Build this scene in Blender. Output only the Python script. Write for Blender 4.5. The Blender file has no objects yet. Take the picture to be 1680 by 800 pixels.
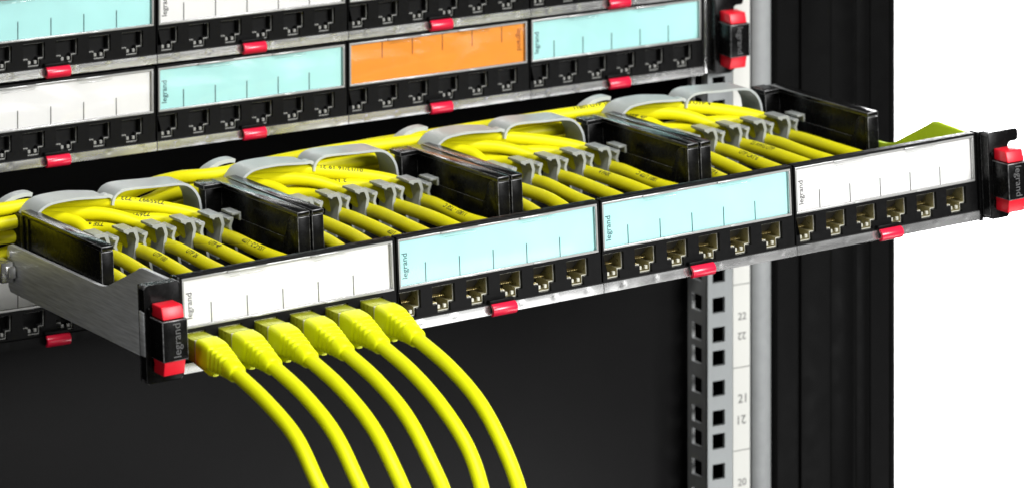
import bpy, bmesh, math, random
from mathutils import Vector, Matrix, Euler

random.seed(7)
S = 0.001                       # everything below is written in millimetres
sc = bpy.context.scene
COL = sc.collection

# ------------------------------------------------------------------ camera
YAW = 0.518
cam = bpy.data.cameras.new("camera")
cam.sensor_width = 36.0
cam.lens = 7047.741 * 36.0 / 1680.0
cam.shift_y = -(400.0 + 1476.0) / 1680.0
cam.clip_start = 0.05
cam.clip_end = 60.0
camo = bpy.data.objects.new("camera", cam)
camo.location = (-811.194 * S, -1720.206 * S, 556.178 * S)
camo.rotation_euler = (math.radians(90), 0, -YAW)
COL.objects.link(camo)
sc.camera = camo
cam.dof.use_dof = True
cam.dof.focus_distance = 2.00
cam.dof.aperture_fstop = 19.0

# ------------------------------------------------------------------ world
w = bpy.data.worlds.new("World"); sc.world = w; w.use_nodes = True
w.node_tree.nodes["Background"].inputs[0].default_value = (1, 1, 1, 1)
w.node_tree.nodes["Background"].inputs[1].default_value = 0.018

sc.view_settings.view_transform = 'Standard'
sc.view_settings.look = 'None'
sc.view_settings.exposure = 0.0
sc.view_settings.gamma = 1.0

# ------------------------------------------------------------------ lamps
def softbox(name, loc, target, sx, sy, power, col=(1, 1, 1)):
    l = bpy.data.lights.new(name, 'AREA'); l.shape = 'RECTANGLE'
    l.size = sx * S; l.size_y = sy * S; l.energy = power; l.color = col
    o = bpy.data.objects.new(name, l)
    o.location = Vector(loc) * S
    d = (Vector(target) - Vector(loc)).normalized()
    o.rotation_euler = d.to_track_quat('-Z', 'Y').to_euler()
    COL.objects.link(o); return o

softbox("key_softbox", (1150, -2400, 1050), (220, 120, 30), 900, 900, 96)
softbox("top_softbox", (60, -700, 1500), (220, 120, 20), 900, 500, 27)
softbox("low_softbox", (225, -300, -100), (215, 40, 60), 350, 110, 0.30)
softbox("added_sheen_fill", (730, -330, -440), (400, 281, -150), 400, 240, 1.9)  # added unseen lamp that lays a sheen on the blanking sheet
softbox("side_softbox", (-1500, -500, 150), (100, 60, 20), 500, 500, 2.8)
softbox("backdrop_lamp", (1150, 760, 500), (1500, 1500, -450), 900, 500, 190)

# ------------------------------------------------------------------ materials
def mat(name, col, rough=0.5, metal=0.0, spec=0.5, noise=0.0, nscale=300.0, bump=0.0, bscale=900.0, rvar=0.0, stretch=(1, 1, 1), coat=0.0):
    m = bpy.data.materials.new(name); m.use_nodes = True
    nt = m.node_tree; b = nt.nodes["Principled BSDF"]
    b.inputs["Base Color"].default_value = (*col, 1)
    b.inputs["Roughness"].default_value = rough
    b.inputs["Metallic"].default_value = metal
    b.inputs["Specular IOR Level"].default_value = spec
    b.inputs["Coat Weight"].default_value = coat
    tc = nt.nodes.new("ShaderNodeTexCoord"); mp = nt.nodes.new("ShaderNodeMapping")
    mp.inputs["Scale"].default_value = stretch
    nt.links.new(tc.outputs["Object"], mp.inputs["Vector"])
    if noise > 0 or rvar > 0:
        n = nt.nodes.new("ShaderNodeTexNoise"); n.inputs["Scale"].default_value = nscale; n.inputs["Detail"].default_value = 5
        nt.links.new(mp.outputs[0], n.inputs["Vector"])
        if noise > 0:
            mr = nt.nodes.new("ShaderNodeMapRange")
            mr.inputs["From Min"].default_value = 0.3; mr.inputs["From Max"].default_value = 0.7
            mr.inputs["To Min"].default_value = 1 - noise; mr.inputs["To Max"].default_value = 1 + noise
            nt.links.new(n.outputs["Fac"], mr.inputs["Value"])
            mx = nt.nodes.new("ShaderNodeMix"); mx.data_type = 'RGBA'; mx.blend_type = 'MULTIPLY'
            mx.inputs["Factor"].default_value = 1.0
            mx.inputs["A"].default_value = (*col, 1)
            nt.links.new(mr.outputs[0], mx.inputs["B"])
            nt.links.new(mx.outputs["Result"], b.inputs["Base Color"])
        if rvar > 0:
            m2 = nt.nodes.new("ShaderNodeMapRange")
            m2.inputs["From Min"].default_value = 0.3; m2.inputs["From Max"].default_value = 0.7
            m2.inputs["To Min"].default_value = max(0.03, rough - rvar); m2.inputs["To Max"].default_value = rough + rvar
            nt.links.new(n.outputs["Fac"], m2.inputs["Value"]); nt.links.new(m2.outputs[0], b.inputs["Roughness"])
    if bump > 0:
        n2 = nt.nodes.new("ShaderNodeTexNoise"); n2.inputs["Scale"].default_value = bscale; n2.inputs["Detail"].default_value = 4
        nt.links.new(mp.outputs[0], n2.inputs["Vector"])
        bp = nt.nodes.new("ShaderNodeBump"); bp.inputs["Strength"].default_value = bump; bp.inputs["Distance"].default_value = 0.0004
        nt.links.new(n2.outputs["Fac"], bp.inputs["Height"]); nt.links.new(bp.outputs[0], b.inputs["Normal"])
    return m

def clear_mat(name):
    m = bpy.data.materials.new(name); m.use_nodes = True; nt = m.node_tree
    for n in list(nt.nodes): nt.nodes.remove(n)
    out = nt.nodes.new("ShaderNodeOutputMaterial"); mx = nt.nodes.new("ShaderNodeMixShader")
    tr = nt.nodes.new("ShaderNodeBsdfTransparent"); gl = nt.nodes.new("ShaderNodeBsdfGlossy")
    gl.inputs["Roughness"].default_value = 0.06
    fr = nt.nodes.new("ShaderNodeFresnel"); fr.inputs["IOR"].default_value = 1.35
    nt.links.new(fr.outputs[0], mx.inputs[0]); nt.links.new(tr.outputs[0], mx.inputs[1]); nt.links.new(gl.outputs[0], mx.inputs[2])
    nt.links.new(mx.outputs[0], out.inputs[0]); return m

BLACK = mat("black plastic", (0.004, 0.004, 0.004), 0.46, spec=0.1, rvar=0.10, nscale=500, bump=0.05)
GLOSS = mat("glossy black plastic", (0.004, 0.004, 0.004), 0.26, spec=0.12, rvar=0.06, nscale=260, bump=0.03)
MATTE = mat("matt black plastic", (0.006, 0.006, 0.006), 0.55, spec=0.15, bump=0.08)
PAINT = mat("black cabinet paint", (0.003, 0.003, 0.003), 0.45, spec=0.05, rvar=0.08, nscale=90, bump=0.10, bscale=1500)
WALL = mat("dark grey inner sheet", (0.0036, 0.0035, 0.0036), 0.42, spec=0.12, noise=0.06, nscale=60, bump=0.10, bscale=1500)
STEEL = mat("zinc sheet", (0.72, 0.72, 0.71), 0.25, metal=0.9, rvar=0.05, nscale=120, noise=0.06, stretch=(0.15, 1, 1.5), bump=0.02, bscale=300)
PLATE = mat("grey side plate metal", (0.72, 0.73, 0.73), 0.42, metal=0.4, noise=0.2, nscale=500, bump=0.12, bscale=900, stretch=(1, 0.12, 2.0))
LIME = mat("plate with green reflection", (0.62, 0.86, 0.025), 0.5, noise=0.03)  # grey metal plate; green reflected from the cables is put into its colour
POLE = mat("satin rail edge", (0.27, 0.28, 0.28), 0.62, metal=0.15, noise=0.06, nscale=160)
RAIL = mat("galvanised rail", (0.27, 0.285, 0.285), 0.5, metal=0.4, noise=0.08, nscale=120, stretch=(1, 1, 0.2), rvar=0.08)
RAILD = mat("dark rail flange", (0.42, 0.43, 0.43), 0.5, metal=0.3, noise=0.1, nscale=120)
STRIPW = mat("white numbering tape", (0.60, 0.60, 0.56), 0.55)
INKG = mat("grey ink", (0.07, 0.07, 0.068), 0.6)
PAPERW = mat("white paper label", (0.91, 0.905, 0.88), 0.6, noise=0.015, nscale=80)
PAPERC = mat("pale cyan paper label", (0.50, 0.88, 0.85), 0.6, noise=0.05, nscale=45)
PAPERO = mat("orange paper label", (0.95, 0.34, 0.025), 0.6, noise=0.04, nscale=60)
INKC = mat("teal ink", (0.03, 0.10, 0.12), 0.6)
INKO = mat("brown ink", (0.30, 0.06, 0.01), 0.6)
CLEAR = clear_mat("clear cover pane")
CFRAME = mat("clear cover frame", (0.30, 0.30, 0.29), 0.14, spec=0.8, rvar=0.1, nscale=500, bump=0.25, bscale=420)
RED = mat("red latch plastic", (0.80, 0.012, 0.028), 0.34, spec=0.35, bump=0.06)
CLIPRED = mat("crimson clip plastic", (0.66, 0.012, 0.045), 0.26, spec=0.5)
YEL = mat("yellow cable jacket", (0.74, 0.685, 0.004), 0.44, spec=0.25, noise=0.035, nscale=140, bump=0.08, bscale=700)
YELB = mat("yellow boot rubber", (0.72, 0.77, 0.004), 0.42, spec=0.25, bump=0.08, bscale=900)
YELC = mat("yellow lead jacket", (0.72, 0.76, 0.004), 0.44, spec=0.25, noise=0.03, nscale=140, bump=0.06, bscale=700)
PLUGM = mat("plug shield", (0.40, 0.42, 0.02), 0.25, metal=0.3, rvar=0.1)
GREY = mat("grey clip plastic", (0.30, 0.315, 0.30), 0.32, spec=0.5, noise=0.05, nscale=400, bump=0.10)
GUIDE = mat("light grey guide plastic", (0.60, 0.63, 0.62), 0.28, spec=0.5, noise=0.04, nscale=200, bump=0.05)
nt_ = GUIDE.node_tree; tl_ = nt_.nodes.new("ShaderNodeBsdfTranslucent"); tl_.inputs["Color"].default_value = (0.55, 0.60, 0.54, 1)
ms_ = nt_.nodes.new("ShaderNodeMixShader"); ms_.inputs[0].default_value = 0.30
nt_.links.new(nt_.nodes["Principled BSDF"].outputs[0], ms_.inputs[1]); nt_.links.new(tl_.outputs[0], ms_.inputs[2])
nt_.links.new(ms_.outputs[0], nt_.nodes["Material Output"].inputs[0])
BRASS = mat("brass jack shield", (0.58, 0.53, 0.31), 0.36, metal=0.7, rvar=0.15, nscale=500)
NICKEL = mat("nickel rim", (0.62, 0.61, 0.52), 0.35, metal=0.35)
DARKJ = mat("dark jack interior", (0.018, 0.018, 0.018), 0.35)
RIMD = mat("dull rim", (0.30, 0.30, 0.28), 0.35, metal=0.2)
TOPG = mat("polished black flange", (0.004, 0.004, 0.004), 0.17, spec=0.7, rvar=0.03, nscale=120)
EDGE = mat("lit and worn plastic edge", (0.085, 0.085, 0.085), 0.30, noise=0.95, nscale=420)  # paler bevels: edge highlights put into the colour, along with scratchy wear
GOLD = mat("contact gold", (0.75, 0.62, 0.30), 0.25, metal=0.8)
RELIEF = mat("lighter lettering", (0.085, 0.085, 0.085), 0.5)  # letters in a lighter grey than the handle block
BACKD = mat("white studio backdrop", (0.88, 0.88, 0.88), 0.9, spec=0.1)
INKB = mat("black print", (0.02, 0.02, 0.01), 0.6)

# ------------------------------------------------------------------ helpers
def bx(bm, x0, x1, y0, y1, z0, z1, bev=0.0, seg=2, mi=0, mb=None):
    vs = [bm.verts.new((x, y, z)) for x in (x0, x1) for y in (y0, y1) for z in (z0, z1)]
    q = [(0, 1, 3, 2), (4, 6, 7, 5), (0, 4, 5, 1), (2, 3, 7, 6), (0, 2, 6, 4), (1, 5, 7, 3)]
    fs = [bm.faces.new([vs[i] for i in f]) for f in q]
    for f in fs: f.material_index = mi
    if bev > 0:
        es = list({e for f in fs for e in f.edges})
        r = bmesh.ops.bevel(bm, geom=es, offset=bev, segments=seg, profile=0.5, affect='EDGES', clamp_overlap=True)
        for f in r['faces']: f.material_index = mi if mb is None else mb
    return vs

def prism(bm, poly, axis, a, b, bev=0.0, seg=2, mi=0, mb=None):
    """extrude a 2-D outline along an axis. axis 0: poly is (y,z); 1: (x,z); 2: (x,y)"""
    def P(p, t):
        return (t, p[0], p[1]) if axis == 0 else ((p[0], t, p[1]) if axis == 1 else (p[0], p[1], t))
    va = [bm.verts.new(P(p, a)) for p in poly]; vb = [bm.verts.new(P(p, b)) for p in poly]
    n = len(poly); fs = []
    fs.append(bm.faces.new(va)); fs.append(bm.faces.new(vb[::-1]))
    for i in range(n):
        j = (i + 1) % n
        fs.append(bm.faces.new((va[i], vb[i], vb[j], va[j])))
    for f in fs: f.material_index = mi
    if bev > 0:
        es = list({e for f in fs for e in f.edges})
        r = bmesh.ops.bevel(bm, geom=es, offset=bev, segments=seg, profile=0.5, affect='EDGES', clamp_overlap=True)
        for f in r['faces']: f.material_index = mi if mb is None else mb
    return fs

def rnd(poly, r, n=4):
    """round the corners of an outline"""
    out = []; m = len(poly)
    for i in range(m):
        p = Vector(poly[i]); a = (Vector(poly[i - 1]) - p); b = (Vector(poly[(i + 1) % m]) - p)
        d = min(r, a.length * 0.4, b.length * 0.4); A = p + a.normalized() * d; B = p + b.normalized() * d
        for k in range(n + 1):
            t = k / n; q = A * (1 - t) ** 2 + p * 2 * t * (1 - t) + B * t * t; out.append((q.x, q.y))
    return out

def plate_holes(bm, outer, holes, y0, y1, mi=0):
    """a plate in the XZ plane with holes cut through it"""
    b2 = bmesh.new()
    for loop in [outer] + holes:
        vs = [b2.verts.new((p[0], y0, p[1])) for p in loop]
        for i in range(len(vs)): b2.edges.new((vs[i], vs[(i + 1) % len(vs)]))
    bmesh.ops.triangle_fill(b2, use_beauty=True, use_dissolve=False, edges=b2.edges[:])
    r = bmesh.ops.extrude_face_region(b2, geom=b2.faces[:])
    bmesh.ops.translate(b2, vec=(0, y1 - y0, 0), verts=[v for v in r['geom'] if isinstance(v, bmesh.types.BMVert)])
    bmesh.ops.recalc_face_normals(b2, faces=b2.faces[:])
    for f in b2.faces: f.material_index = mi
    me = bpy.data.meshes.new("tmp"); b2.to_mesh(me); b2.free(); bm.from_mesh(me); bpy.data.meshes.remove(me)

def frames(path):
    """tangents and parallel-transported normals along a list of points"""
    P = [Vector(p) for p in path]; n = len(P); T = []
    for i in range(n):
        a = P[max(i - 1, 0)]; b = P[min(i + 1, n - 1)]
        T.append((b - a).normalized())
    up = Vector((0, 0, 1))
    if abs(T[0].dot(up)) > 0.9: up = Vector((0, 1, 0))
    N = [(up - T[0] * up.dot(T[0])).normalized()]
    for i in range(1, n):
        v = N[-1] - T[i] * N[-1].dot(T[i]); N.append(v.normalized())
    return P, T, N

def spline(pts, per=8):
    """Catmull-Rom through the points"""
    P = [Vector(p) for p in pts]; out = []
    Q = [P[0] * 2 - P[1]] + P + [P[-1] * 2 - P[-2]]
    for i in range(1, len(Q) - 2):
        for k in range(per):
            t = k / per
            out.append(0.5 * ((2 * Q[i]) + (Q[i + 1] - Q[i - 1]) * t + (2 * Q[i - 1] - 5 * Q[i] + 4 * Q[i + 1] - Q[i + 2]) * t * t
                              + (-Q[i - 1] + 3 * Q[i] - 3 * Q[i + 1] + Q[i + 2]) * t ** 3))
    out.append(P[-1]); return out

def tube(bm, path, r, n=14, mi=0, caps=True):
    P, T, N = frames(path); rings = []
    for i, p in enumerate(P):
        B = T[i].cross(N[i]); rr = r(i / (len(P) - 1)) if callable(r) else r
        rings.append([bm.verts.new(p + (N[i] * math.cos(2 * math.pi * k / n) + B * math.sin(2 * math.pi * k / n)) * rr) for k in range(n)])
    for a, b in zip(rings, rings[1:]):
        for k in range(n):
            f = bm.faces.new((a[k], a[(k + 1) % n], b[(k + 1) % n], b[k])); f.material_index = mi
    if caps:
        bm.faces.new(rings[0][::-1]).material_index = mi; bm.faces.new(rings[-1]).material_index = mi

def loft(bm, secs, n=20, mi=0):
    """secs: (centre, half width x, half height, up vector, exponent): super-ellipse sections"""
    rings = []
    for c, hw, hh, up, ex in secs:
        c = Vector(c); up = Vector(up).normalized(); rt = Vector((1, 0, 0)); R = []
        for k in range(n):
            a = 2 * math.pi * (k + 0.5) / n; ca, sa = math.cos(a), math.sin(a)
            x = math.copysign(abs(ca) ** (2 / ex), ca) * hw; y = math.copysign(abs(sa) ** (2 / ex), sa) * hh
            R.append(bm.verts.new(c + rt * x + up * y))
        rings.append(R)
    for a, b in zip(rings, rings[1:]):
        for k in range(n):
            bm.faces.new((a[k], a[(k + 1) % n], b[(k + 1) % n], b[k])).material_index = mi
    bm.faces.new(rings[0][::-1]).material_index = mi; bm.faces.new(rings[-1]).material_index = mi

def obj(name, bm, mats, parent=None, smooth=35):
    bmesh.ops.recalc_face_normals(bm, faces=bm.faces[:])
    bmesh.ops.scale(bm, vec=(S, S, S), verts=bm.verts[:])
    me = bpy.data.meshes.new(name); bm.to_mesh(me); bm.free()
    for m in (mats if isinstance(mats, (list, tuple)) else [mats]): me.materials.append(m)
    if smooth:
        for p in me.polygons: p.use_smooth = True
        me.set_sharp_from_angle(angle=math.radians(smooth))
    o = bpy.data.objects.new(name, me); COL.objects.link(o)
    if parent: o.parent = parent
    return o

def tag(o, label=None, cat=None, group=None, kind=None):
    if label: o["label"] = label
    if cat: o["category"] = cat
    if group: o["group"] = group
    if kind: o["kind"] = kind
    return o

def empty(name, loc, rot=(0, 0, 0)):
    o = bpy.data.objects.new(name, None); o.empty_display_size = 0.01
    o.location = Vector(loc) * S; o.rotation_euler = rot; COL.objects.link(o); return o

def kids(o): return [c for c in COL.objects if c.parent == o]

def copy_tree(o, parent=None):
    c = o.copy(); COL.objects.link(c); c.parent = parent
    for ch in kids(o): copy_tree(ch, c)
    return c

def text_verts(s, size, bold=0.0):
    """triangles of a string lying in the XY plane (mm), its lower left corner at the origin"""
    cu = bpy.data.curves.new("t", 'FONT'); cu.body = s; cu.size = size; cu.resolution_u = 3; cu.offset = bold
    to = bpy.data.objects.new("t", cu); COL.objects.link(to)
    dg = bpy.context.evaluated_depsgraph_get(); me = bpy.data.meshes.new_from_object(to.evaluated_get(dg))
    vs = [(v.co.x, v.co.y) for v in me.vertices]; fs = [tuple(p.vertices) for p in me.polygons]
    bpy.data.objects.remove(to); bpy.data.curves.remove(cu); bpy.data.meshes.remove(me)
    if vs:
        mx = min(v[0] for v in vs); vs = [(x - mx, y) for x, y in vs]
    return vs, fs

def put_text(bm, s, size, fn, length=None, thick=None, mi=0, bold=0.0, fine=False):
    """fn(tx, ty, h) -> point; h is the height over the surface"""
    vs, fs = text_verts(s, size, bold)
    if fine:                      # finer triangles, so that the print follows a round jacket
        b2 = bmesh.new(); W = [b2.verts.new((x, y, 0)) for x, y in vs]
        for f in fs:
            try: b2.faces.new([W[i] for i in f])
            except ValueError: pass
        for _ in range(3):
            es = [e for e in b2.edges if e.calc_length() > 0.5]
            if es: bmesh.ops.subdivide_edges(b2, edges=es, cuts=1)
            bmesh.ops.triangulate(b2, faces=b2.faces[:])
        b2.verts.index_update(); vs = [(v.co.x, v.co.y) for v in b2.verts]; fs = [tuple(v.index for v in f.verts) for f in b2.faces]; b2.free()
    k = 1.0
    if length: k = length / max(v[0] for v in vs)
    L = max(v[0] for v in vs) * k
    for h in ([0] if not thick else [thick]):
        V = [bm.verts.new(fn(x * k, y * k, h)) for x, y in vs]
        F = []
        for f in fs:
            try:
                g = bm.faces.new([V[i] for i in f]); g.material_index = mi; F.append(g)
            except ValueError: pass
    if thick:
        r = bmesh.ops.extrude_face_region(bm, geom=F)
        nv = [v for v in r['geom'] if isinstance(v, bmesh.types.BMVert)]
        V0 = [Vector(fn(x * k, y * k, 0)) - Vector(fn(x * k, y * k, thick)) for x, y in vs[:1]][0]
        bmesh.ops.translate(bm, vec=V0, verts=nv)
    return L

# ------------------------------------------------------------------ the setting
bm = bmesh.new(); bx(bm, -400, 5200, 1500, 1520, -2600, 2200)
o = obj("backdrop", bm, BACKD); tag(o, kind="structure", label="plain white studio backdrop behind the rack")

U = 44.45
RY_ = 257.859                    # depth of the rack's front plane
ZA = 24.039                      # bottom of the lower full panel above the drawer

# ------------------------------------------------------------------ cabinet
cab = empty("rack_cabinet", (520, RY_, -420))
tag(cab, "matt black equipment cabinet with a grooved corner post at right", "cabinet")
def cobj(name, bm, m, parent, org):
    bmesh.ops.translate(bm, vec=-Vector(org), verts=bm.verts[:]); return obj(name, bm, m, parent)
CO = (520, RY_, -420)
bm = bmesh.new()
prof = [(480.5, 260), (484, 257.6), (497, 257.6), (497.3, 258.6), (498.6, 258.6), (498.9, 256.6), (518, 256.6), (518.3, 256.0),
        (533, 256.0), (533.3, 256.7), (534.6, 256.7), (534.9, 256.0), (542.6, 256.0), (542.9, 256.7), (544, 256.7), (544.3, 255.6),
        (556, 255.6), (556.3, 256.6), (557.6, 256.6), (557.9, 255.6), (560.4, 255.6), (561.4, 256.6), (561.4, 330), (480.5, 330)]
prism(bm, prof, 2, -420, 420, bev=0.12, seg=1)
cobj("corner_post", bm, PAINT, cab, CO)
bm = bmesh.new(); bx(bm, -260, 505, 345, 348, -420, 420)
cobj("back_panel", bm, PAINT, cab, CO)
bm = bmesh.new(); bx(bm, -255, 470, 281, 283, -420, -69, bev=0.5)
cobj("blanking_sheet", bm, WALL, cab, CO)
bm = bmesh.new(); bx(bm, 506, 561, 330.5, 348, -420, 420)
cobj("side_panel", bm, PAINT, cab, CO)
bm = bmesh.new(); bx(bm, -263, -260.5, 262, 348, -420, 420)
cobj("side_panel", bm, PAINT, cab, CO)

# ------------------------------------------------------------------ mounting rail
rail = empty("mounting_rail", (465, RY_, -420)); RO = (465, RY_, -420)
tag(rail, "galvanised upright rail with square holes and numbered white tape", "rack rail")
UR = 45.3; ZL = -90.5            # unit pitch and the tape's line between units
hz = []
for k in range(-3, 12):
    zt = ZL - 45.3 * k
    for off in (-9.6, -25.7, -38.4): hz.append(zt + off)
def punched(bm, x0, x1, z0, z1, hx0, hx1, hzs, hh, y0, y1):
    """an upright sheet with a column of square holes, one welded mesh"""
    xs = [x0, hx0, hx1, x1]; zs = [z0] + sorted(v for z in hzs for v in (z - hh, z + hh)) + [z1]
    V = {(i, j): bm.verts.new((x, y0, z)) for i, x in enumerate(xs) for j, z in enumerate(zs)}
    fs = [bm.faces.new((V[i, j], V[i + 1, j], V[i + 1, j + 1], V[i, j + 1])) for i in range(3) for j in range(len(zs) - 1) if not (i == 1 and j % 2 == 1)]
    r = bmesh.ops.extrude_face_region(bm, geom=fs)
    for v in [v for v in r['geom'] if isinstance(v, bmesh.types.BMVert)]: v.co.y = y1
HZ = [z for z in hz if -410 < z < 40]
bm = bmesh.new()
punched(bm, 438.8, 466.2, -419, 420, 441.8, 449.8, HZ, 4.2, RY_, RY_ + 2.0)
cobj("front_flange", bm, RAIL, rail, RO)
bm = bmesh.new()
punched(bm, 2.2, 20.5, -419, 420, 6.2, 16.4, HZ, 4.5, 0, 2.0)
bmesh.ops.rotate(bm, cent=(0, 0, 0), matrix=Matrix.Rotation(math.radians(90), 3, 'Z'), verts=bm.verts[:])
bmesh.ops.translate(bm, vec=(440.8, RY_, 0), verts=bm.verts[:])
cobj("side_flange", bm, RAILD, rail, RO)
bm = bmesh.new()
ring = [(466.4, RY_ - 0.4)]
for k in range(13):
    a = math.radians(180 - 15 * k); ring.append((473 + 6.6 * math.cos(a), RY_ + 1.2 - 5.0 * math.sin(a)))
ring += [(479.6, RY_ + 20), (466.4, RY_ + 20)]
prism(bm, ring, 2, -419, 420)
cobj("rounded_edge", bm, POLE, rail, RO)
bm = bmesh.new(); bx(bm, 454.9, 465.6, RY_ - 0.35, RY_ - 0.01, -419, 70)
tape = cobj("numbering_tape", bm, STRIPW, rail, RO)
bm = bmesh.new()
for k in range(-1, 7):
    zt = ZL - UR * k; num = str(22 - k)
    bx(bm, 454.95, 465.55, RY_ - 0.42, RY_ - 0.36, zt - 0.25, zt + 0.25)
    put_text(bm, num, 5.6, lambda x, y, h, zt=zt: (458.0 + x, RY_ - 0.42, zt - 19.4 + y), length=5.4, bold=0.08)
    put_text(bm, num, 5.6, lambda x, y, h, zt=zt: (463.2 - x, RY_ - 0.42, zt - 26.4 - y), length=5.4, bold=0.08)
bmesh.ops.translate(bm, vec=-Vector(RO), verts=bm.verts[:])
obj("numbering", bm, mat("tape numbering ink", (0.15, 0.15, 0.14), 0.6), tape, smooth=0)

# ------------------------------------------------------------------ port module (one six-port block)
PX = [6.2 + 17.9 * k for k in range(6)]
def key(cx, d=0.0):
    return [(cx - 5.9 + d, 17.5 - d), (cx + 5.9 - d, 17.5 - d), (cx + 5.9 - d, 9.2 + d), (cx + 3.4 - d, 9.2 + d), (cx + 3.4 - d, 5.6 + d),
            (cx - 3.4 + d, 5.6 + d), (cx - 3.4 + d, 9.2 + d), (cx - 5.9 + d, 9.2 + d)]

def make_front(root):
    bm = bmesh.new()
    plate_holes(bm, [(0.5, 4.7), (108.5, 4.7), (108.5, 18.9), (0.5, 18.9)], [key(x) for x in PX], 0.0, 3.0)
    bx(bm, 0.5, 108.5, 2.6, 5.0, 18.95, 41.6)
    bx(bm, 0.5, 108.5, -0.2, 5.0, 41.65, 42.6, bev=0.3)
    bx(bm, 0.5, 1.25, -0.2, 2.6, 19.0, 41.6); bx(bm, 107.75, 108.5, -0.2, 2.6, 19.0, 41.6)
    bx(bm, 0.55, 108.45, 3.05, 34, 4.75, 4.95); bx(bm, 0.55, 108.45, 14.0, 34, 5.0, 17.5)
    bx(bm, 0.55, 108.45, 3.05, 34, 17.9, 18.9)
    obj("front_frame", bm, BLACK, root)

def make_ports(root, inner, rim, bright):
    ps = []
    for x in PX:
        bm = bmesh.new()
        a = key(x, 0.1); b = key(x, 0.55)
        va = [[bm.verts.new((p[0], y, p[1])) for p in q] for q, y in ((a, 13.0), (a, 1.7), (b, 1.7), (b, 13.0))]
        n = len(a)
        for s_ in range(3):
            for i in range(n):
                j = (i + 1) % n
                bm.faces.new((va[s_][i], va[s_][j], va[s_ + 1][j], va[s_ + 1][i])).material_index = 1 if s_ == 1 else 0
        f = bm.faces.new(va[3]); f.material_index = 2
        # contact tongue slanting down from the roof, and the two spring lips in the key slot
        prism(bm, [(4.0, 16.6), (12.8, 16.6), (12.8, 11.5), (9.5, 11.5)], 0, x - 3.6, x + 3.6, mi=2)
        for k in range(8):
            xx = x - 3.15 + 0.9 * k
            bx(bm, xx - 0.16, xx + 0.16, 6.5, 12.5, 11.0, 11.35, mi=3 if bright else 2)
        bx(bm, x - 2.4, x - 0.9, 2.2, 3.6, 6.6, 8.3, bev=0.2, seg=1, mi=1); bx(bm, x + 0.9, x + 2.4, 2.2, 3.6, 6.6, 8.3, bev=0.2, seg=1, mi=1)
        p = obj("port", bm, [inner, rim, DARKJ, GOLD], root); ps.append(p)
    return ps

def make_label(root, paper, ink, flipped=False):
    bm = bmesh.new(); bx(bm, 1.7, 107.3, 1.75, 2.15, 20.0, 40.4)
    lb = obj("paper_label", bm, paper, root)
    bm = bmesh.new()
    for k in range(5):
        x = (PX[k] + PX[k + 1]) / 2 + 0.9
        if not flipped: bx(bm, x - 0.27, x + 0.27, 1.69, 1.74, 20.1, 28.8)
        else: bx(bm, 109 - x - 0.27, 109 - x + 0.27, 1.69, 1.74, 31.4, 40.3)
    if not flipped: put_text(bm, "legrand", 3.9, lambda x, y, h: (6.6 - y, 1.70, 23.0 + x), length=11.4, bold=0.05)
    else: put_text(bm, "legrand", 3.9, lambda x, y, h: (102.4 + y, 1.70, 37.4 - x), length=11.4, bold=0.05)
    obj("print", bm, ink, lb, smooth=0)

def make_cover(root):
    bm = bmesh.new()
    z0, z1 = 19.1, 41.4
    bx(bm, 1.35, 107.65, 0.0, 1.5, z0, z0 + 1.0, bev=0.25); bx(bm, 1.35, 107.65, 0.0, 1.5, z1 - 1.1, z1, bev=0.25)
    bx(bm, 1.35, 2.35, 0.03, 1.47, z0 + 1.0, z1 - 1.1, bev=0.25); bx(bm, 106.65, 107.65, 0.03, 1.47, z0 + 1.0, z1 - 1.1, bev=0.25)
    for a in (23.5, 65.5):
        bx(bm, a, a + 20, -0.9, -0.05, z1 - 0.9, z1 + 0.05, bev=0.3)
        prism(bm, [(a + 0.6, z1 - 1.5), (a + 1.4, z1 - 2.6), (a + 18.6, z1 - 2.6), (a + 19.4, z1 - 1.5)], 1, -0.25, 0.2, bev=0.15, mi=1)
    for a in (35, 72): bx(bm, a, a + 7, -0.5, -0.05, z0 + 0.1, z0 + 0.8, bev=0.2)
    bx(bm, 2.4, 106.6, 0.5, 0.9, z0 + 1.05, z1 - 1.15, mi=1)
    obj("label_cover", bm, [CFRAME, CLEAR], root)

def make_strip(root, m=None):
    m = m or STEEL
    bm = bmesh.new()
    nx = 109; nz = 6
    V = {}
    for i in range(nx):
        for j in range(nz):
            x = 0.25 + 108.5 * i / (nx - 1); t = j / (nz - 1); z = 0.1 + 4.4 * t; y = -1.0 - 0.12 * math.sin(math.pi * t)
            for k in range(6):
                px = PX[k] + 4.5
                d2 = ((x - px) / 1.2) ** 2 + ((z - 2.6) / 0.9) ** 2
                y += 0.32 * math.exp(-d2)
            y += 0.05 * math.sin(x * 0.21 + 1.3) + 0.03 * math.sin(x * 0.53)
            V[i, j] = bm.verts.new((x, y, z))
    fs = [bm.faces.new((V[i, j], V[i + 1, j], V[i + 1, j + 1], V[i, j + 1])) for i in range(nx - 1) for j in range(nz - 1)]
    r = bmesh.ops.extrude_face_region(bm, geom=fs)
    for v in [v for v in r['geom'] if isinstance(v, bmesh.types.BMVert)]: v.co.y = 2.5
    obj("metal_strip", bm, m, root)

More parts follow.
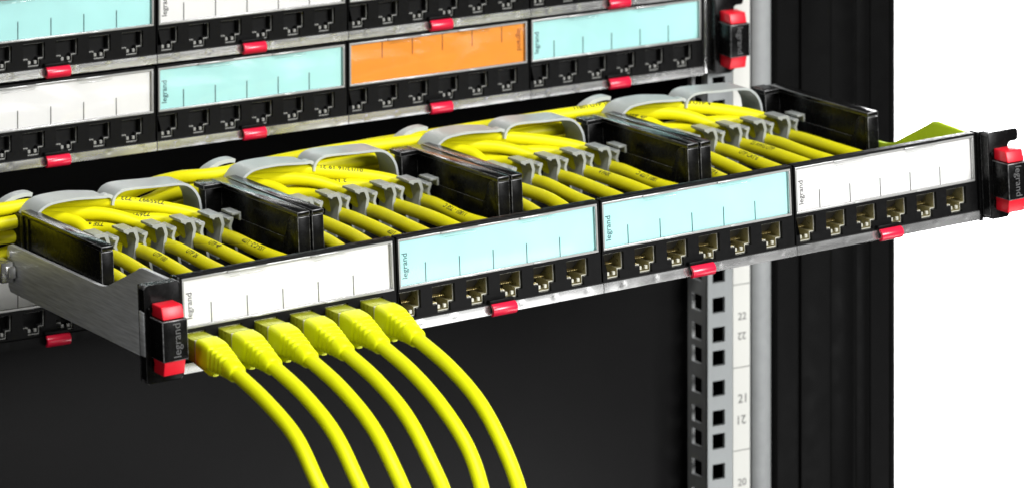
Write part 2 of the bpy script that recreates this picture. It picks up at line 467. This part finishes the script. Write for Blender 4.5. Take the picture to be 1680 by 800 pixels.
def make_redclip(root):
    bm = bmesh.new()
    a = 47.2; b = 60.0
    outer = []
    for k in range(13):
        t = math.radians(100 - 15.5 * k); outer.append((-2.4 - 2.9 * math.cos(math.radians(90) - t) * 0 - 2.9 * math.sin(math.radians(15.5 * k)) , 2.5 + 2.9 * math.cos(math.radians(15.5 * k))))
    inner = [(-2.4 + (y + 2.4) * 0.62, 2.5 + (z - 2.5) * 0.62) for y, z in outer]
    prism(bm, outer + inner[::-1], 0, a, b, bev=0.3)
    c = obj("release_clip", bm, CLIPRED, root)
    bm = bmesh.new()
    bx(bm, a - 0.4, b - 0.3, -2.6, -0.05, 5.5, 7.0, bev=0.3)
    bx(bm, a + 0.6, b - 0.6, -2.2, -1.5, 0.9, 4.2)
    obj("clip_hinge", bm, BLACK, c)

def make_cheeks(root):
    for side in (0, 1):
        bm = bmesh.new()
        if side == 0:
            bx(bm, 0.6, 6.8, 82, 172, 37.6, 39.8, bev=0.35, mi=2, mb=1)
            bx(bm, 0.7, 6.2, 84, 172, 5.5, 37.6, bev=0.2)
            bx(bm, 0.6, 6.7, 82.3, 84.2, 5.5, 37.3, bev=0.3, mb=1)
            bx(bm, 0.2, 6.0, 163, 165, 8, 37.4, bev=0.3); bx(bm, 0.2, 6.0, 169, 172.5, 8, 37.4, bev=0.3)
            bx(bm, 0.9, 6.0, 172.5, 189, 5.5, 36.8, bev=0.4)
        else:
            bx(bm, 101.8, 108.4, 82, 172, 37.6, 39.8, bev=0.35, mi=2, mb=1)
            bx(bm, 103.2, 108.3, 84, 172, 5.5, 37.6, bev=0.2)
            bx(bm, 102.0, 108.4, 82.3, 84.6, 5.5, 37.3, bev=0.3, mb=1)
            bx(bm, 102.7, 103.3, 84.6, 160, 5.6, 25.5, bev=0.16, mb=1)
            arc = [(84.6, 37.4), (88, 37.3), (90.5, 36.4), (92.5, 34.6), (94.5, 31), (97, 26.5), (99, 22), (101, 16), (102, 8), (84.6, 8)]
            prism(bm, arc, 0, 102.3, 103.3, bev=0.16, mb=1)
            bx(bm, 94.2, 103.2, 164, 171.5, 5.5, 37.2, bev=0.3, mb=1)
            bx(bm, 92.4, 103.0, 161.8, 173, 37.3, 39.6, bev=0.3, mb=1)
            bx(bm, 100, 108.2, 172.5, 186, 5.5, 37, bev=0.4)
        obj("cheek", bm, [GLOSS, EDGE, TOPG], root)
    bm = bmesh.new(); bx(bm, 0.6, 108.4, 34.2, 189, 4.0, 5.4); bx(bm, 7, 102, 133, 146, 5.5, 12, bev=0.4)
    for k in range(7): bx(bm, 8 + 15 * k, 10 + 15 * k, 40, 132, 5.5, 9.0, bev=0.3)
    obj("tray_floor", bm, MATTE, root)

def clip_profile(x):
    """the outlines (x,z) of one hooked cable clip whose right edge is at x"""
    t = 1.25
    right = [(x - 7.2, 32.6), (x - 1.2, 32.6), (x - 0.1, 31.7), (x + 0.5, 28.8), (x + 0.9, 27.4), (x + 0.2, 25.8), (x - 1.6, 17.0), (x - 2.4, 11.5),
             (x - 3.8, 11.5), (x - 3.0, 17.0), (x - 1.3, 25.6), (x - 0.7, 27.3), (x - 1.4, 29.6), (x - 2.0, 31.1), (x - 4.2, 31.2), (x - 4.9, 30.0), (x - 5.7, 31.0), (x - 7.2, 31.5)]
    left = [(x - 12.6, 29.6), (x - 9.6, 30.0), (x - 9.3, 29.0), (x - 10.4, 27.2), (x - 10.9, 25.6), (x - 9.9, 22.5), (x - 8.2, 17.0), (x - 7.4, 11.5),
            (x - 8.8, 11.5), (x - 9.5, 17.0), (x - 11.2, 22.5), (x - 12.3, 25.4), (x - 11.6, 27.2), (x - 11.0, 28.6), (x - 12.6, 28.9)]
    return right, left

SLOT = [14.0 + 15.05 * k for k in range(6)]
def make_comb(root):
    Y0, Y1 = 132.0, 145.0
    for k in range(5):
        x = SLOT[k + 1] - 1.7
        r, l = clip_profile(x); bm = bmesh.new()
        prism(bm, r, 1, Y0, Y1, bev=0.12, seg=1); prism(bm, l, 1, Y0 + 0.4, Y1, bev=0.12, seg=1)
        bx(bm, x - 9.0, x - 2.4, Y1 - 1.6, Y1 - 0.6, 11.8, 17)
        obj("cable_clip", bm, GREY, root)
    r, l = clip_profile(SLOT[0] - 1.7); bm = bmesh.new(); prism(bm, r, 1, Y0, Y1, bev=0.12, seg=1); obj("cable_clip", bm, GREY, root)
    x = SLOT[5] + 15.05 - 1.7
    r, l = clip_profile(x); bm = bmesh.new(); prism(bm, l, 1, Y0, Y1, bev=0.12, seg=1)
    bx(bm, x - 10.0, x - 5.2, Y0 + 0.2, Y1 - 1, 30.6, 31.7, bev=0.2); bx(bm, x - 6.3, x - 5.2, Y0 + 0.2, Y1 - 1, 27.8, 31.2, bev=0.2)
    obj("cable_clip", bm, GREY, root)

def band(bm, pts, y0, y1, th):
    """a bent strap: centre line (x,z), width along y; y0/y1 may be lists"""
    n = len(pts); P = [Vector((p[0], 0, p[1])) for p in pts]
    rows = []
    for i in range(n):
        t = (P[min(i + 1, n - 1)] - P[max(i - 1, 0)]).normalized(); nn = Vector((-t.z, 0, t.x)) * th / 2
        a = y0[i] if isinstance(y0, (list, tuple)) else y0; b = y1[i] if isinstance(y1, (list, tuple)) else y1
        c1 = P[i] + nn; c2 = P[i] - nn
        rows.append([bm.verts.new((c1.x, a, c1.z)), bm.verts.new((c1.x, b, c1.z)), bm.verts.new((c2.x, b, c2.z)), bm.verts.new((c2.x, a, c2.z))])
    fs = []
    for a, b in zip(rows, rows[1:]):
        for k in range(4): fs.append(bm.faces.new((a[k], b[k], b[(k + 1) % 4], a[(k + 1) % 4])))
    fs.append(bm.faces.new(rows[0])); fs.append(bm.faces.new(rows[-1][::-1]))
    return fs

def sp2(pts, per=5): return [(p.x, p.y) for p in spline([(a, b, 0) for a, b in pts], per)]

def make_guide(root):
    Y0, Y1 = 163.0, 181.0
    bm = bmesh.new()
    L = sp2([(3.6, 12), (3.6, 33), (4.8, 38.0), (8.5, 41.4), (14, 43.0), (25, 43.2), (36, 42.2), (40.5, 41.8)])
    n = len(L); band(bm, L, [Y0 + 0.0 * i for i in range(n)], [Y1 - max(0, (i - n * 0.75)) / (n * 0.25) * 5 for i in range(n)], 1.2)
    h = sp2([(40.7, 41.7), (43.2, 41.7), (45, 40.6), (46, 38.4)])
    band(bm, h, Y0 + 1, Y0 + 6, 1.6)
    g = obj("cable_guide", bm, GUIDE, root)
    bm = bmesh.new()
    R = sp2([(44.6, 37.2), (45.4, 40.2), (48.2, 42.7), (54, 43.6), (68, 42.7), (80, 42.0), (85.5, 40.2), (89.6, 35.5), (91.2, 28.5), (91.4, 12)])
    n = len(R); band(bm, R, [Y0] * n, [Y1] * n, 1.15)
    obj("cable_guide", bm, GUIDE, root)
    # the rear hook that holds the bundle as it leaves to the left
    bm = bmesh.new()
    band(bm, sp2([(-7.4, 16), (-7.4, 28), (-6.0, 35), (-2.0, 39.8), (4.5, 42.6), (10.5, 43.2), (13.5, 42.6)]), 187.0, 193.5, 2.0)
    obj("rear_hook", bm, GUIDE, root)

def make_module(name, paper, ink, inner, rim, bright, full, flipped=False, strip=None):
    root = empty(name, (0, 0, 0))
    make_front(root); make_ports(root, inner, rim, bright); make_label(root, paper, ink, flipped); make_cover(root); make_strip(root, strip); make_redclip(root)
    if full: make_cheeks(root); make_comb(root); make_guide(root)
    return root

# ------------------------------------------------------------------ handle
def make_handle(parent, ox, oz=0.0, lefty=True, oy=0.0):
    bm = bmesh.new()
    if lefty: poly = [(-21, 0.5), (-3.5, 0.5), (-3.5, 43.4), (-21, 43.4)]
    else: poly = [(-21, 1.2), (-9.6, 1.2), (-8.8, 37.6), (-2.6, 37.6), (-2.6, 43.6), (-21, 43.6)]
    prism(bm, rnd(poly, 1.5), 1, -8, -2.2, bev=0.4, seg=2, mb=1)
    bx(bm, -20.5, -4.5, -2.1, 0, 0.6, 43, bev=0.5)
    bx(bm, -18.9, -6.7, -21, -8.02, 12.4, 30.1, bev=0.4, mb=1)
    for z in (9.6, 33): bx(bm, -19.9, -18.9, -9.6, -8.02, z - 1, z + 1, bev=0.3)
    bmesh.ops.translate(bm, vec=(ox, oy, oz), verts=bm.verts[:])
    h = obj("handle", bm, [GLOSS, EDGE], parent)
    if lefty:
        bm = bmesh.new(); bx(bm, -21.35, -20.6, -7.4, -2.6, 12.5, 32, bev=0.3)
        bmesh.ops.translate(bm, vec=(ox, oy, oz), verts=bm.verts[:])
        obj("side_insert", bm, PLATE, h)
    for z0, z1, s in ((30.15, 35.6, 1), (5.6, 12.35, -1)):
        bm = bmesh.new()
        prism(bm, [(-19.2, z0), (-8.05, z0), (-8.05, z1), (-17.6, z1)] if s > 0 else [(-17.6, z0), (-8.05, z0), (-8.05, z1), (-19.2, z1)], 0, -17.6, -7.3, bev=0.5, seg=3)
        bmesh.ops.translate(bm, vec=(ox, oy, oz), verts=bm.verts[:])
        obj("latch", bm, RED, h)
    bm = bmesh.new()
    if lefty: put_text(bm, "legrand", 5.4, lambda x, y, t: (ox - 10.4 - y, oy - 21.05 - t, oz + 14.0 + x), length=14.6, thick=0.22)
    else: put_text(bm, "legrand", 5.4, lambda x, y, t: (ox - 14.6 + y, oy - 21.05 - t, oz + 28.6 - x), length=14.6, thick=0.22)
    obj("raised_lettering", bm, RELIEF, h, smooth=0)
    return h

# ------------------------------------------------------------------ rack panels and their modules
GP = "full panels in the rack"; GM = "six port modules in the rack"
protos = {}
def rack_module(kind):
    paper, ink, fl = {'white': (PAPERW, INKG, False), 'cyan': (PAPERC, INKC, False), 'orange': (PAPERO, INKO, True), 'painted_shade': (PAPERW, INKG, False)}[kind]
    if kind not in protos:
        protos[kind] = make_module("port_module", paper, ink, DARKJ, RIMD, False, False, fl, BLACK if kind == 'painted_shade' else None); return protos[kind]  # lowest row's metal strips coloured black to stand in for the drawer's shade
    return copy_tree(protos[kind])

panel0 = None
def rack_panel(zoff, kinds, labels, plabel, ry):
    global panel0
    z = ZA + zoff * U
    if panel0 is None:
        panel0 = empty("patch_bay", (0, 0, 0))
        bm = bmesh.new(); bx(bm, -2, 438, 5.4, 8, 1.0, 42.5); bx(bm, -2.2, 0.1, 0.5, 60, 0.8, 42.8, bev=0.3)
        bx(bm, -2, 438, 8.1, 70, 1.0, 2.6)
        obj("panel_frame", bm, MATTE, panel0)
        bm = bmesh.new(); bx(bm, 436.3, 438.6, -1.0, 60, 0.6, 43, bev=0.5)
        obj("end_plate", bm, STEEL, panel0)
        make_handle(panel0, 459.2, 0, False, 0)
        p = panel0
    else: p = copy_tree(panel0)
    p.location = Vector((0, RY_, z)) * S; p.rotation_euler = (0, -ry, 0)
    tag(p, plabel, "patch panel", GP)
    for i, (k, lb) in enumerate(zip(kinds, labels)):
        m = rack_module(k)
        m.location = Vector((109 * i, RY_, z + 109 * i * math.tan(ry))) * S; m.rotation_euler = (0, -ry, 0)
        tag(m, lb, "port module", GM)

rack_panel(0, ['white', 'cyan', 'orange', 'cyan'],
    ["module with a white label, left of the cyan one directly above the drawer",
     "module with a pale cyan label between the white and orange labels",
     "module with the only orange label, its print upside down",
     "module with a pale cyan label between the orange label and red handle"],
    "full black panel just above the drawer, with white, cyan and orange labels", 0.005)
rack_panel(1, ['cyan', 'white', 'white', 'cyan'],
    ["module with a pale cyan label in the top left corner of the photo",
     "module of the top row with a white label, right of the corner cyan label",
     "module of the top row standing directly over the orange label",
     "module of the top row at its right end, over the last cyan label"],
    "topmost black panel, cut off by the upper edge of the photo", 0.001)
rack_panel(-2, ['painted_shade'] * 4,
    ["module with a white label low at the left edge, partly under the drawer",
     "second module of the lowest panel, in the shade behind the front handle",
     "third module of the lowest panel, hidden behind the drawer front",
     "last module of the lowest panel, by the numbered rail behind the drawer"],
    "lowest black panel, in shade below and behind the drawer", 0.0)

# ------------------------------------------------------------------ the drawer
DR = (-0.038, -0.023, 0.016)
DM = Euler(DR, 'XYZ').to_matrix()
PIV = Vector((218, 0, 0))
def d2w(p): return DM @ (Vector(p) - PIV) + PIV
def set_d(o, p=(0, 0, 0)):
    o.location = d2w(p) * S; o.rotation_euler = DR

drawer = empty("sliding_drawer", (0, 0, 0)); set_d(drawer)
tag(drawer, "pulled out sliding panel drawer with grey side plate and red latched handles", "drawer")
prof = [(7, 0.4), (7, 40.4), (33.6, 40.2), (37, 39.6), (40, 37.8), (70, 25.4), (73.4, 24.3), (78, 23.5), (81, 23.3), (180, 22.8), (183, 21.8), (184, 19.5), (184, 2.2), (182, 0), (45, 0.2), (9, 0.4)]
bm = bmesh.new(); prism(bm, prof, 0, -2.0, 0.0, bev=0.3)
sp = obj("side_plate", bm, PLATE, drawer)
bm = bmesh.new()
tube(bm, [(-2.9, 180.5, 18.6), (-1.9, 180.5, 18.6)], 1.9, 16); obj("screw", bm, STEEL, sp)
bm = bmesh.new(); prism(bm, [(y, z + (2.2 if 20 < y < 60 and z > 24 else 0.6 if z > 10 else 0)) for y, z in prof], 0, 436.3, 438.2, bev=0.3)
obj("side_plate", bm, LIME, drawer)
bm = bmesh.new(); bx(bm, 0.3, 436, 6, 188, 2.4, 3.9); bx(bm, 0.3, 436, 5.2, 6.6, 1.0, 3.9)
obj("tray", bm, MATTE, drawer)
bm = bmesh.new(); bx(bm, 436.1, 437.9, -1.2, 6, -0.6, 42.8, bev=0.5); obj("end_post", bm, GLOSS, drawer)
bm = bmesh.new(); bx(bm, -1.6, 0.35, -0.6, 6, 0.2, 42.6, bev=0.4)
obj("end_post", bm, GLOSS, drawer)
make_handle(drawer, 0, 0, True)
make_handle(drawer, 458.2, 0, False)
bm = bmesh.new()
bx(bm, -7, -3, 172, 268, 8.5, 14.0, bev=0.5); bx(bm, -9.5, -3.2, 174.5, 190, 6.4, 16, bev=0.6)
obj("slide_runner", bm, STEEL, drawer)
bm = bmesh.new(); bx(bm, 438.6, 442, 172, 262, 8.5, 14.0, bev=0.5)
obj("slide_runner", bm, STEEL, drawer)

GD = "six port modules in the drawer"
dmods = []
dm_w = make_module("port_module", PAPERW, INKG, BRASS, NICKEL, True, True)
dm_c = make_module("port_module", PAPERC, INKC, BRASS, NICKEL, True, True)
for i, (src, lb) in enumerate([(dm_w, "drawer module with a white label over six plugged yellow leads"),
                               (dm_c, "drawer module with a cyan label, next to the plugged yellow leads"),
                               (dm_c, "drawer module with a cyan label, joining the white label at right"),
                               (dm_w, "drawer module with a white label and open ports, beside the right handle")]):
    m = src if i < 2 else copy_tree(src)
    set_d(m, (109 * i, 0, 0)); tag(m, lb, "port module", GD); dmods.append(m)

# ------------------------------------------------------------------ cables inside the drawer
GC = "yellow cables inside the drawer"
ORD = ["first", "second", "third", "fourth", "fifth", "last"]
WHERE = ["behind the plugged white label", "behind the cyan label next to it", "behind the second cyan label", "behind the white label at right"]
PRINTS = {(0, 5): [(104, "155-C-2 - UTP", 1), (184, "7255997 - 723", 1)], (0, 4): [(98, "UTP 4P", 0), (176, "72699 UTP", 1)], (0, 3): [(90, "26 UTP", 0), (178, "C484 UTP", 1)], (0, 2): [(96, "UTP 100", 0), (172, "TSE 4", 1)], (0, 1): [(236, "21 0484", 0)], (0, 3): [(92, "UTP 26", 0), (240, "C484", 0)],
          (1, 5): [(104, "11801 - TSE C", 1), (184, "01/12/16 19 21", 1)], (1, 4): [(178, "2 19", 1)], (2, 5): [(104, "1801 UTP C", 1)], (3, 0): [(84, "11801 UTP 4", 0)], (3, 2): [(92, "UTP CAT 6", 0)],
          (3, 3): [(104, "23 AWG UTP", 0)], (3, 1): [(160, "UTP 4P", 0)], (2, 4): [(100, "4 PAIR", 0)], (1, 2): [(92, "UTP", 1)], (3, 5): [(178, "100 UTP 4", 0), (236, "11801 UTP 100", 0)], (3, 4): [(238, "2 UTP 4P", 0)]}
def wrap_text(path, r, s0, text, flip, side):
    P, T, N = frames(path); L = [0.0]
    for a, b in zip(P, P[1:]): L.append(L[-1] + (b - a).length)
    bm = bmesh.new()
    def at(s):
        s = min(max(s, 0), L[-1] - 1e-4); i = 0
        while L[i + 1] < s: i += 1
        t = (s - L[i]) / (L[i + 1] - L[i]); return P[i].lerp(P[i + 1], t), T[i].lerp(T[i + 1], t).normalized()
    def fn(x, y, h):
        y -= 1.2
        p, t = at(s0 - x if not flip else s0 - 32 + x)
        up = Vector((0, 0, 1)); n = (up - t * up.dot(t)).normalized(); b = t.cross(n)
        a = side + (y if not flip else -y) / r
        return p + (n * math.cos(a) + b * math.sin(a)) * (r + 0.06)
    put_text(bm, text, 3.5, fn, bold=0.05, fine=True); return bm

for mi_ in range(4):
    rnd = random.Random(100 + mi_)
    q = (0.9, 0.58, 1.25, 1.5)[mi_]; d = (1.0, 1.2, 0.62, 0.5)[mi_]
    for k in range(6):
        px, sx = PX[k], SLOT[k]; j = lambda a: rnd.uniform(-a, a)
        g = k / 5.0
        # inside the left guide the six lie in two layers
        gx = 16 + 22 * g + j(1.5); gz = (33.5 if k % 2 else 27.5) + 3.6 * g + j(0.8); gy = 176 + 8 * g
        ex = {0: (30.0, 188.0), 1: (37.0, 181), 2: (29, 195), 3: (36.5, 192), 4: (22.5, 190), 5: (42.0, 186)}[k]
        ex = (26.5 + (ex[0] - 31.5) * 1.15, ex[1])
        pts = [(px, 20, 13), (px, 32, 17.2), (px * 0.7 + sx * 0.3 + j(0.8), 55, 18.8 + j(1.2)), (sx + j(0.7), 92, 21.0 + j(1.3)), (sx, 121, 21.8), (sx - 0.3, 138, 21.8),
               (sx * 0.88 + gx * 0.12 - 1, 150, 26.5 + 2.6 * g), (gx + 0.30 * (sx - gx), 163, gz - 1.2), (gx * 0.5 + 1, 174 + 6 * g, (gz + ex[0]) / 2 + 0.8),
               (-4, ex[1], ex[0]), (-30 * q, ex[1] + 8 + j(2), ex[0] - 1.5 * d + j(1)), (-58 * q, ex[1] + 19 + j(3), ex[0] - 7 * d + j(1.5)), (-79 * q, ex[1] + 35 + j(4), ex[0] - 17 * d + j(2)), (-90 * q, ex[1] + 54, ex[0] - min(32 * d, 28)), (-94 * q, ex[1] + 70, ex[0] - min(48 * d, 34))]
        path = spline(pts, 7)
        bm = bmesh.new(); tube(bm, path, 3.15, 16)
        c = obj("network_cable", bm, YEL); set_d(c, (109 * mi_, 0, 0))
        tag(c, "%s yellow cable from the left in the drawer %s" % (ORD[k], WHERE[mi_]), "cable", GC)
        for (s0, tx, fl) in PRINTS.get((mi_, k), []):
            t = wrap_text(path, 3.15, s0, tx, fl, -0.5)
            obj("jacket_print", t, INKB, c, smooth=0)

# ------------------------------------------------------------------ patch leads plugged into the first module
GL = "yellow patch leads plugged in at the front"
for k in range(6):
    rnd = random.Random(40 + k); x = PX[k]; j = lambda a: rnd.uniform(-a, a)
    root = empty("patch_lead", (0, 0, 0)); set_d(root, (x, -3, 11.5))
    tag(root, ["leftmost yellow patch lead, next to the handle with the red latches", "second yellow patch lead from the handle", "third yellow patch lead from the handle",
               "third yellow patch lead from the right", "second yellow patch lead from the right", "rightmost yellow patch lead, next to the open ports"][k], "patch cable", GL)
    # plug nose
    bm = bmesh.new(); bx(bm, -5.4, 5.4, -8.6, 12, -4.6, 5.4, bev=0.5); bx(bm, -5.55, 5.55, -9.6, -8.65, -4.9, 5.75, bev=0.2, mi=1, mb=1)
    nose = obj("plug", bm, [PLUGM, NICKEL], root)
    bm = bmesh.new()
    loft(bm, [((0, -1, -6.0), 2.6, .7, (0, .2, 1), 4), ((0, -10, -7.2), 2.6, .7, (0, .2, 1), 4), ((0, -15, -8.3), 2.4, .8, (0, .2, 1), 4), ((0, -17.5, -8.6), 1.4, .5, (0, .2, 1), 3)], 14)
    obj("plug_latch", bm, YELB, nose)
    # boot: one lofted skin with the strain-relief ribs modelled in
    bm = bmesh.new(); secs = []
    ys = [9.4, 9.8, 11, 13, 16.5, 18.5] + [19.2 + 0.4 * i for i in range(37)] + [35.0, 38.5, 39.2]
    for y in ys:
        t = (y - 9.4) / 29.8
        hw = 5.7 - (5.7 - 4.1) * max(0, (t - 0.3) / 0.7) ** 0.9; hh = 6.0 - (6.0 - 4.0) * max(0, (t - 0.25) / 0.75) ** 0.9
        if 20.0 < y < 33.0: rr = (0.5 - 0.5 * math.cos((y - 20) / 3.25 * 2 * math.pi)) ** 2.2; hw -= 1.15 * rr; hh -= 0.55 * rr
        if y < 9.5: hw -= .5; hh -= .5
        if y > 39: hw -= .6; hh -= .6
        zc = 0.4 - 4.6 * max(0, t - 0.1) ** 1.5
        secs.append(((0, -y, zc), hw, hh, (0, -0.02 - 0.28 * t, 1), 5.5 - 3.2 * min(1, max(0, (t - .35) / .5))))
    loft(bm, secs, 28); obj("boot", bm, YELB, root, smooth=50)
    bm = bmesh.new()
    dx = 0.0
    pts = [(0, -30, -2.0), (0, -39, -3.7), (0.2, -66, -9.8), (0.5 + j(.5), -91, -19.2 + j(.5)), (0.8 + j(1.0), -110 + j(.8), -33.0), (1.0 + j(1.6), -123.5 + j(1.4), -50), (1.2 + j(2), -135 + j(2), -79), (1.3, -142, -118), (1.4, -146, -175), (1.4, -147, -240)]
    tube(bm, spline(pts, 8), 3.2, 18); obj("cord", bm, YELC, root)
print("objects", len(COL.objects))
